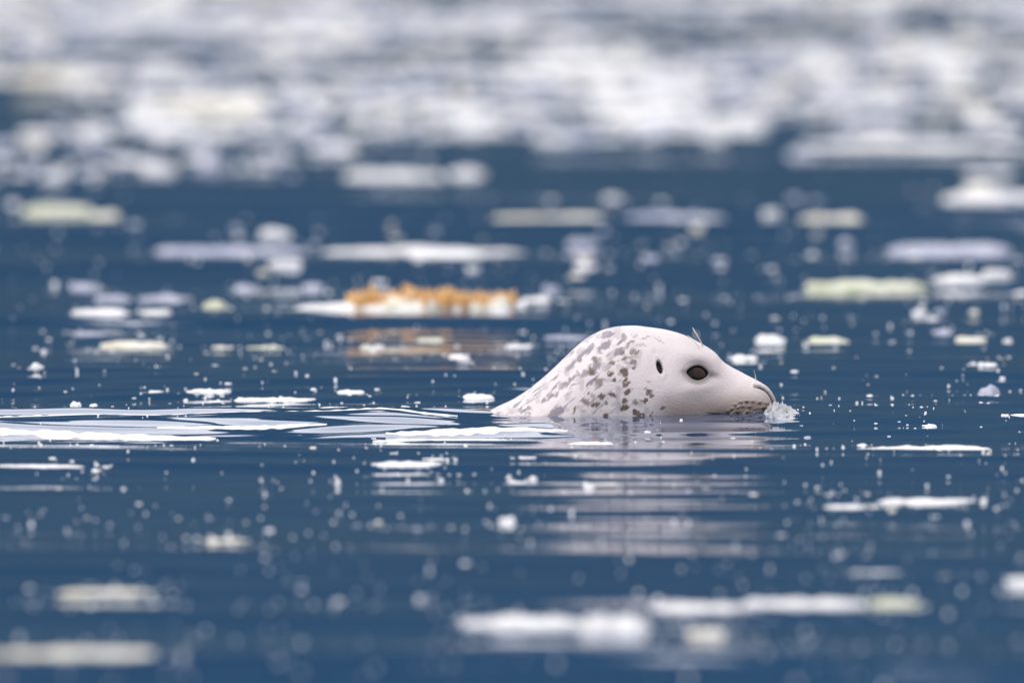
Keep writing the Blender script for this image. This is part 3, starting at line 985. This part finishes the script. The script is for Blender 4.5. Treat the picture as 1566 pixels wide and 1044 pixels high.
MARKS = [(70, 640, 'the bright wake streaks'), (420, 640, 'the bright wake streaks'), (70, 712, 'a thin strip along the wake'), (620, 709, 'the bumpy patch with pointed ends'),
         (1420, 682, 'the long crisp serrated strip'), (1420, 760, 'the pair of white strips ahead of the seal'), (345, 820, 'the small soft cream strip'),
         (160, 890, 'the blurred cream strip with lumpy ends'), (110, 1005, 'the broad blurred cream strip'), (800, 925, 'the wide end of the long raft'),
         (1000, 920, 'the wide end of the long raft'), (1300, 905, 'the thin end of the long raft'), (980, 700, "the seal's striped reflection"),
         (960, 790, "the seal's striped reflection"), (420, 600, 'the thin strip beyond the wake'), (320, 592, 'the thin strip beyond the wake'),
         (190, 490, 'the stacked strips beyond the wake'), (60, 560, 'the white domed bit'), (780, 570, "the slope of the seal's neck"),
         (640, 462, 'the orange-tufted patch'), (820, 450, 'the knob beside the orange tufts'), (1150, 545, "the seal's muzzle bridge"),
         (1180, 500, 'the bright oval past the muzzle'), (1320, 420, 'the green-yellow strip'), (1510, 575, 'the striped pale clump'),
         (1480, 505, 'the small cream strip past the clump'), (1330, 610, "open water off the seal's nose"), (1000, 400, 'open water past the seal crown'),
         (650, 365, 'the very long white strip'), (330, 455, 'the round pale yellow knob'), (1260, 670, "open water off the seal's nose")]


def fleck_label(px, py, w, c):
    m = min(MARKS, key=lambda k: (k[0] - px) ** 2 + 6 * (k[1] - py) ** 2)[2]
    return '%s %s fleck afloat %s' % ('tiny' if w < 9 else 'small round', {'w': 'white', 'c': 'cream', 'p': 'greyish'}[c], ('on ' if m.startswith('open') else 'near ') + m)


for gname, pts in (('near', near), ('mid', mid), ('far', far)):
    for i, (px, py) in enumerate(pts):
        r = random.Random(px * 31 + py)
        foc = abs(py - 640)
        w = (r.uniform(4, 8.5) if foc < 100 else r.uniform(5, 11)) + min(foc, 260) * 0.018
        if r.random() < 0.2: w *= 1.6
        h = w * r.uniform(0.4, 0.6) if foc < 120 else w * r.uniform(0.6, 0.8)
        c = r.choice('wwwwcp') if gname != 'far' else r.choice('wpp')
        float_thing('floating_fleck', px - w / 2, px + w / 2, py - h / 2, py + h / 2, c, fleck_label(px, py, w, c), 'fleck', 'flecks ' + fleck_label(px, py, w, c).split(' afloat ')[1], seed=px + py)


# ------------------------------------------------------------------ what nobody could count: specks, and the far crowded water
def scatter(name, items, mat, na, nr):
    vs, fs, off = [], [], 0
    proto = [blob(1, 1, 1, 100 + k, na=na, nr=nr, lumps=2.0 if na < 12 else 3.0) for k in range(40)]
    for (x, y, z, w, d, t, seed) in items:
        P, F = proto[seed % 40]
        P = P * np.array([w, d, t])
        P[:, 2] = np.where(P[:, 2] < 0, -0.004, P[:, 2])
        if seed % 3: P = P * np.array([1 if seed % 2 else -1, 1, 1])
        vs.append(P + np.array([x, y, z]))
        fs.append(F + off)
        off += len(P)
    return obj_from(name, np.concatenate(vs), np.concatenate(fs), mat)


items = []
r = random.Random(3)
while len(items) < 1500:
    px, py = r.uniform(-250, 1816), 1100 - 700 * r.random() ** 0.8
    if vnoise(px * 0.006 + 3, py * 0.02, 0.5) + 0.35 * r.random() < 0.55: continue
    x, y, d = ground(px, py)
    if 700 < px < 1200 and abs(y - SEAL_Y) < 0.22: continue
    w = 0.0022 * math.exp(r.gauss(0, 0.45))
    items.append((x, y, 0.0, w * r.uniform(1, 1.8), w, w * r.uniform(0.5, 1.0), r.randrange(9999)))
for x0, x1, y0, y1, c, lab in PATCH:
    if y1 < 300: continue
    for k in range(int(4 + (x1 - x0) / 14)):
        side_ = r.choice((-1, 1))
        px = r.choice((x0, x1)) + side_ * abs(r.gauss(0, 14)) if r.random() < 0.5 else r.uniform(x0 - 10, x1 + 10)
        x, y, d = ground(px, y1 + r.gauss(-1, 0.30 * (y1 - y0) + 2))
        if 720 < px < 1190 and abs(y - SEAL_Y) < 0.22: continue
        w = 0.0030 * math.exp(r.gauss(0, 0.5))
        items.append((x, y, 0.0, w * r.uniform(1, 3.2), w * 1.2, w * r.uniform(0.25, 0.55), r.randrange(9999)))
zz = water_height(np.array([i[0] for i in items]), np.array([i[1] for i in items]))
items = [(i[0], i[1], float(z_) - 0.0002, *i[3:]) for i, z_ in zip(items, zz)]
specks = scatter('floating_specks', items, M_WHITE, 6, 2)
tag(specks, 'fine white specks strewn over the blue water', 'specks', kind='stuff')

N = 60000
FY = CAM_Y + 28 + rng.random(N) ** 0.85 * 70
FX = rng.uniform(-1, 1, N) * (1.3 + 0.045 * (FY - CAM_Y))
FD = FY - CAM_Y
dens = sstep(31, 49, FD) ** 1.1
cl = vnoise(FX * 1.5 + 11, FY * 0.40 + 5) * 0.65 + vnoise(FX * 4.5 + 2, FY * 1.3) * 0.35
keep = ((cl < 0.29 + 0.40 * dens) & (rng.random(N) < 0.18 + 0.55 * dens)) | ((cl < 0.52) & (rng.random(N) < 0.17 * sstep(27.5, 36, FD)))
FX, FY, FD = FX[keep], FY[keep], FD[keep]
FW = (0.014 + 0.022 * sstep(33, 46, FD)) * np.exp(rng.normal(0, 0.75, len(FX)))
FZ = water_height(FX, FY)
pick = rng.random(len(FX))
for c, lo, hi_ in (('w', 0, 0.48), ('c', 0.48, 0.62), ('p', 0.62, 1.0)):
    sel = np.where((pick >= lo) & (pick < hi_))[0]
    items = [(FX[i], FY[i], FZ[i], FW[i], FW[i] * r.uniform(0.5, 0.9), min(0.010, 0.16 * FW[i]) * r.uniform(0.5, 1.2), r.randrange(9999)) for i in sel]
    fo = scatter('far_floating_field', items, MATS[c], 8, 3)
    tag(fo, 'far crowd of %s floating bits merging into a bright band' % WORD[c], 'floating bits', kind='stuff')
print('field', len(FX))
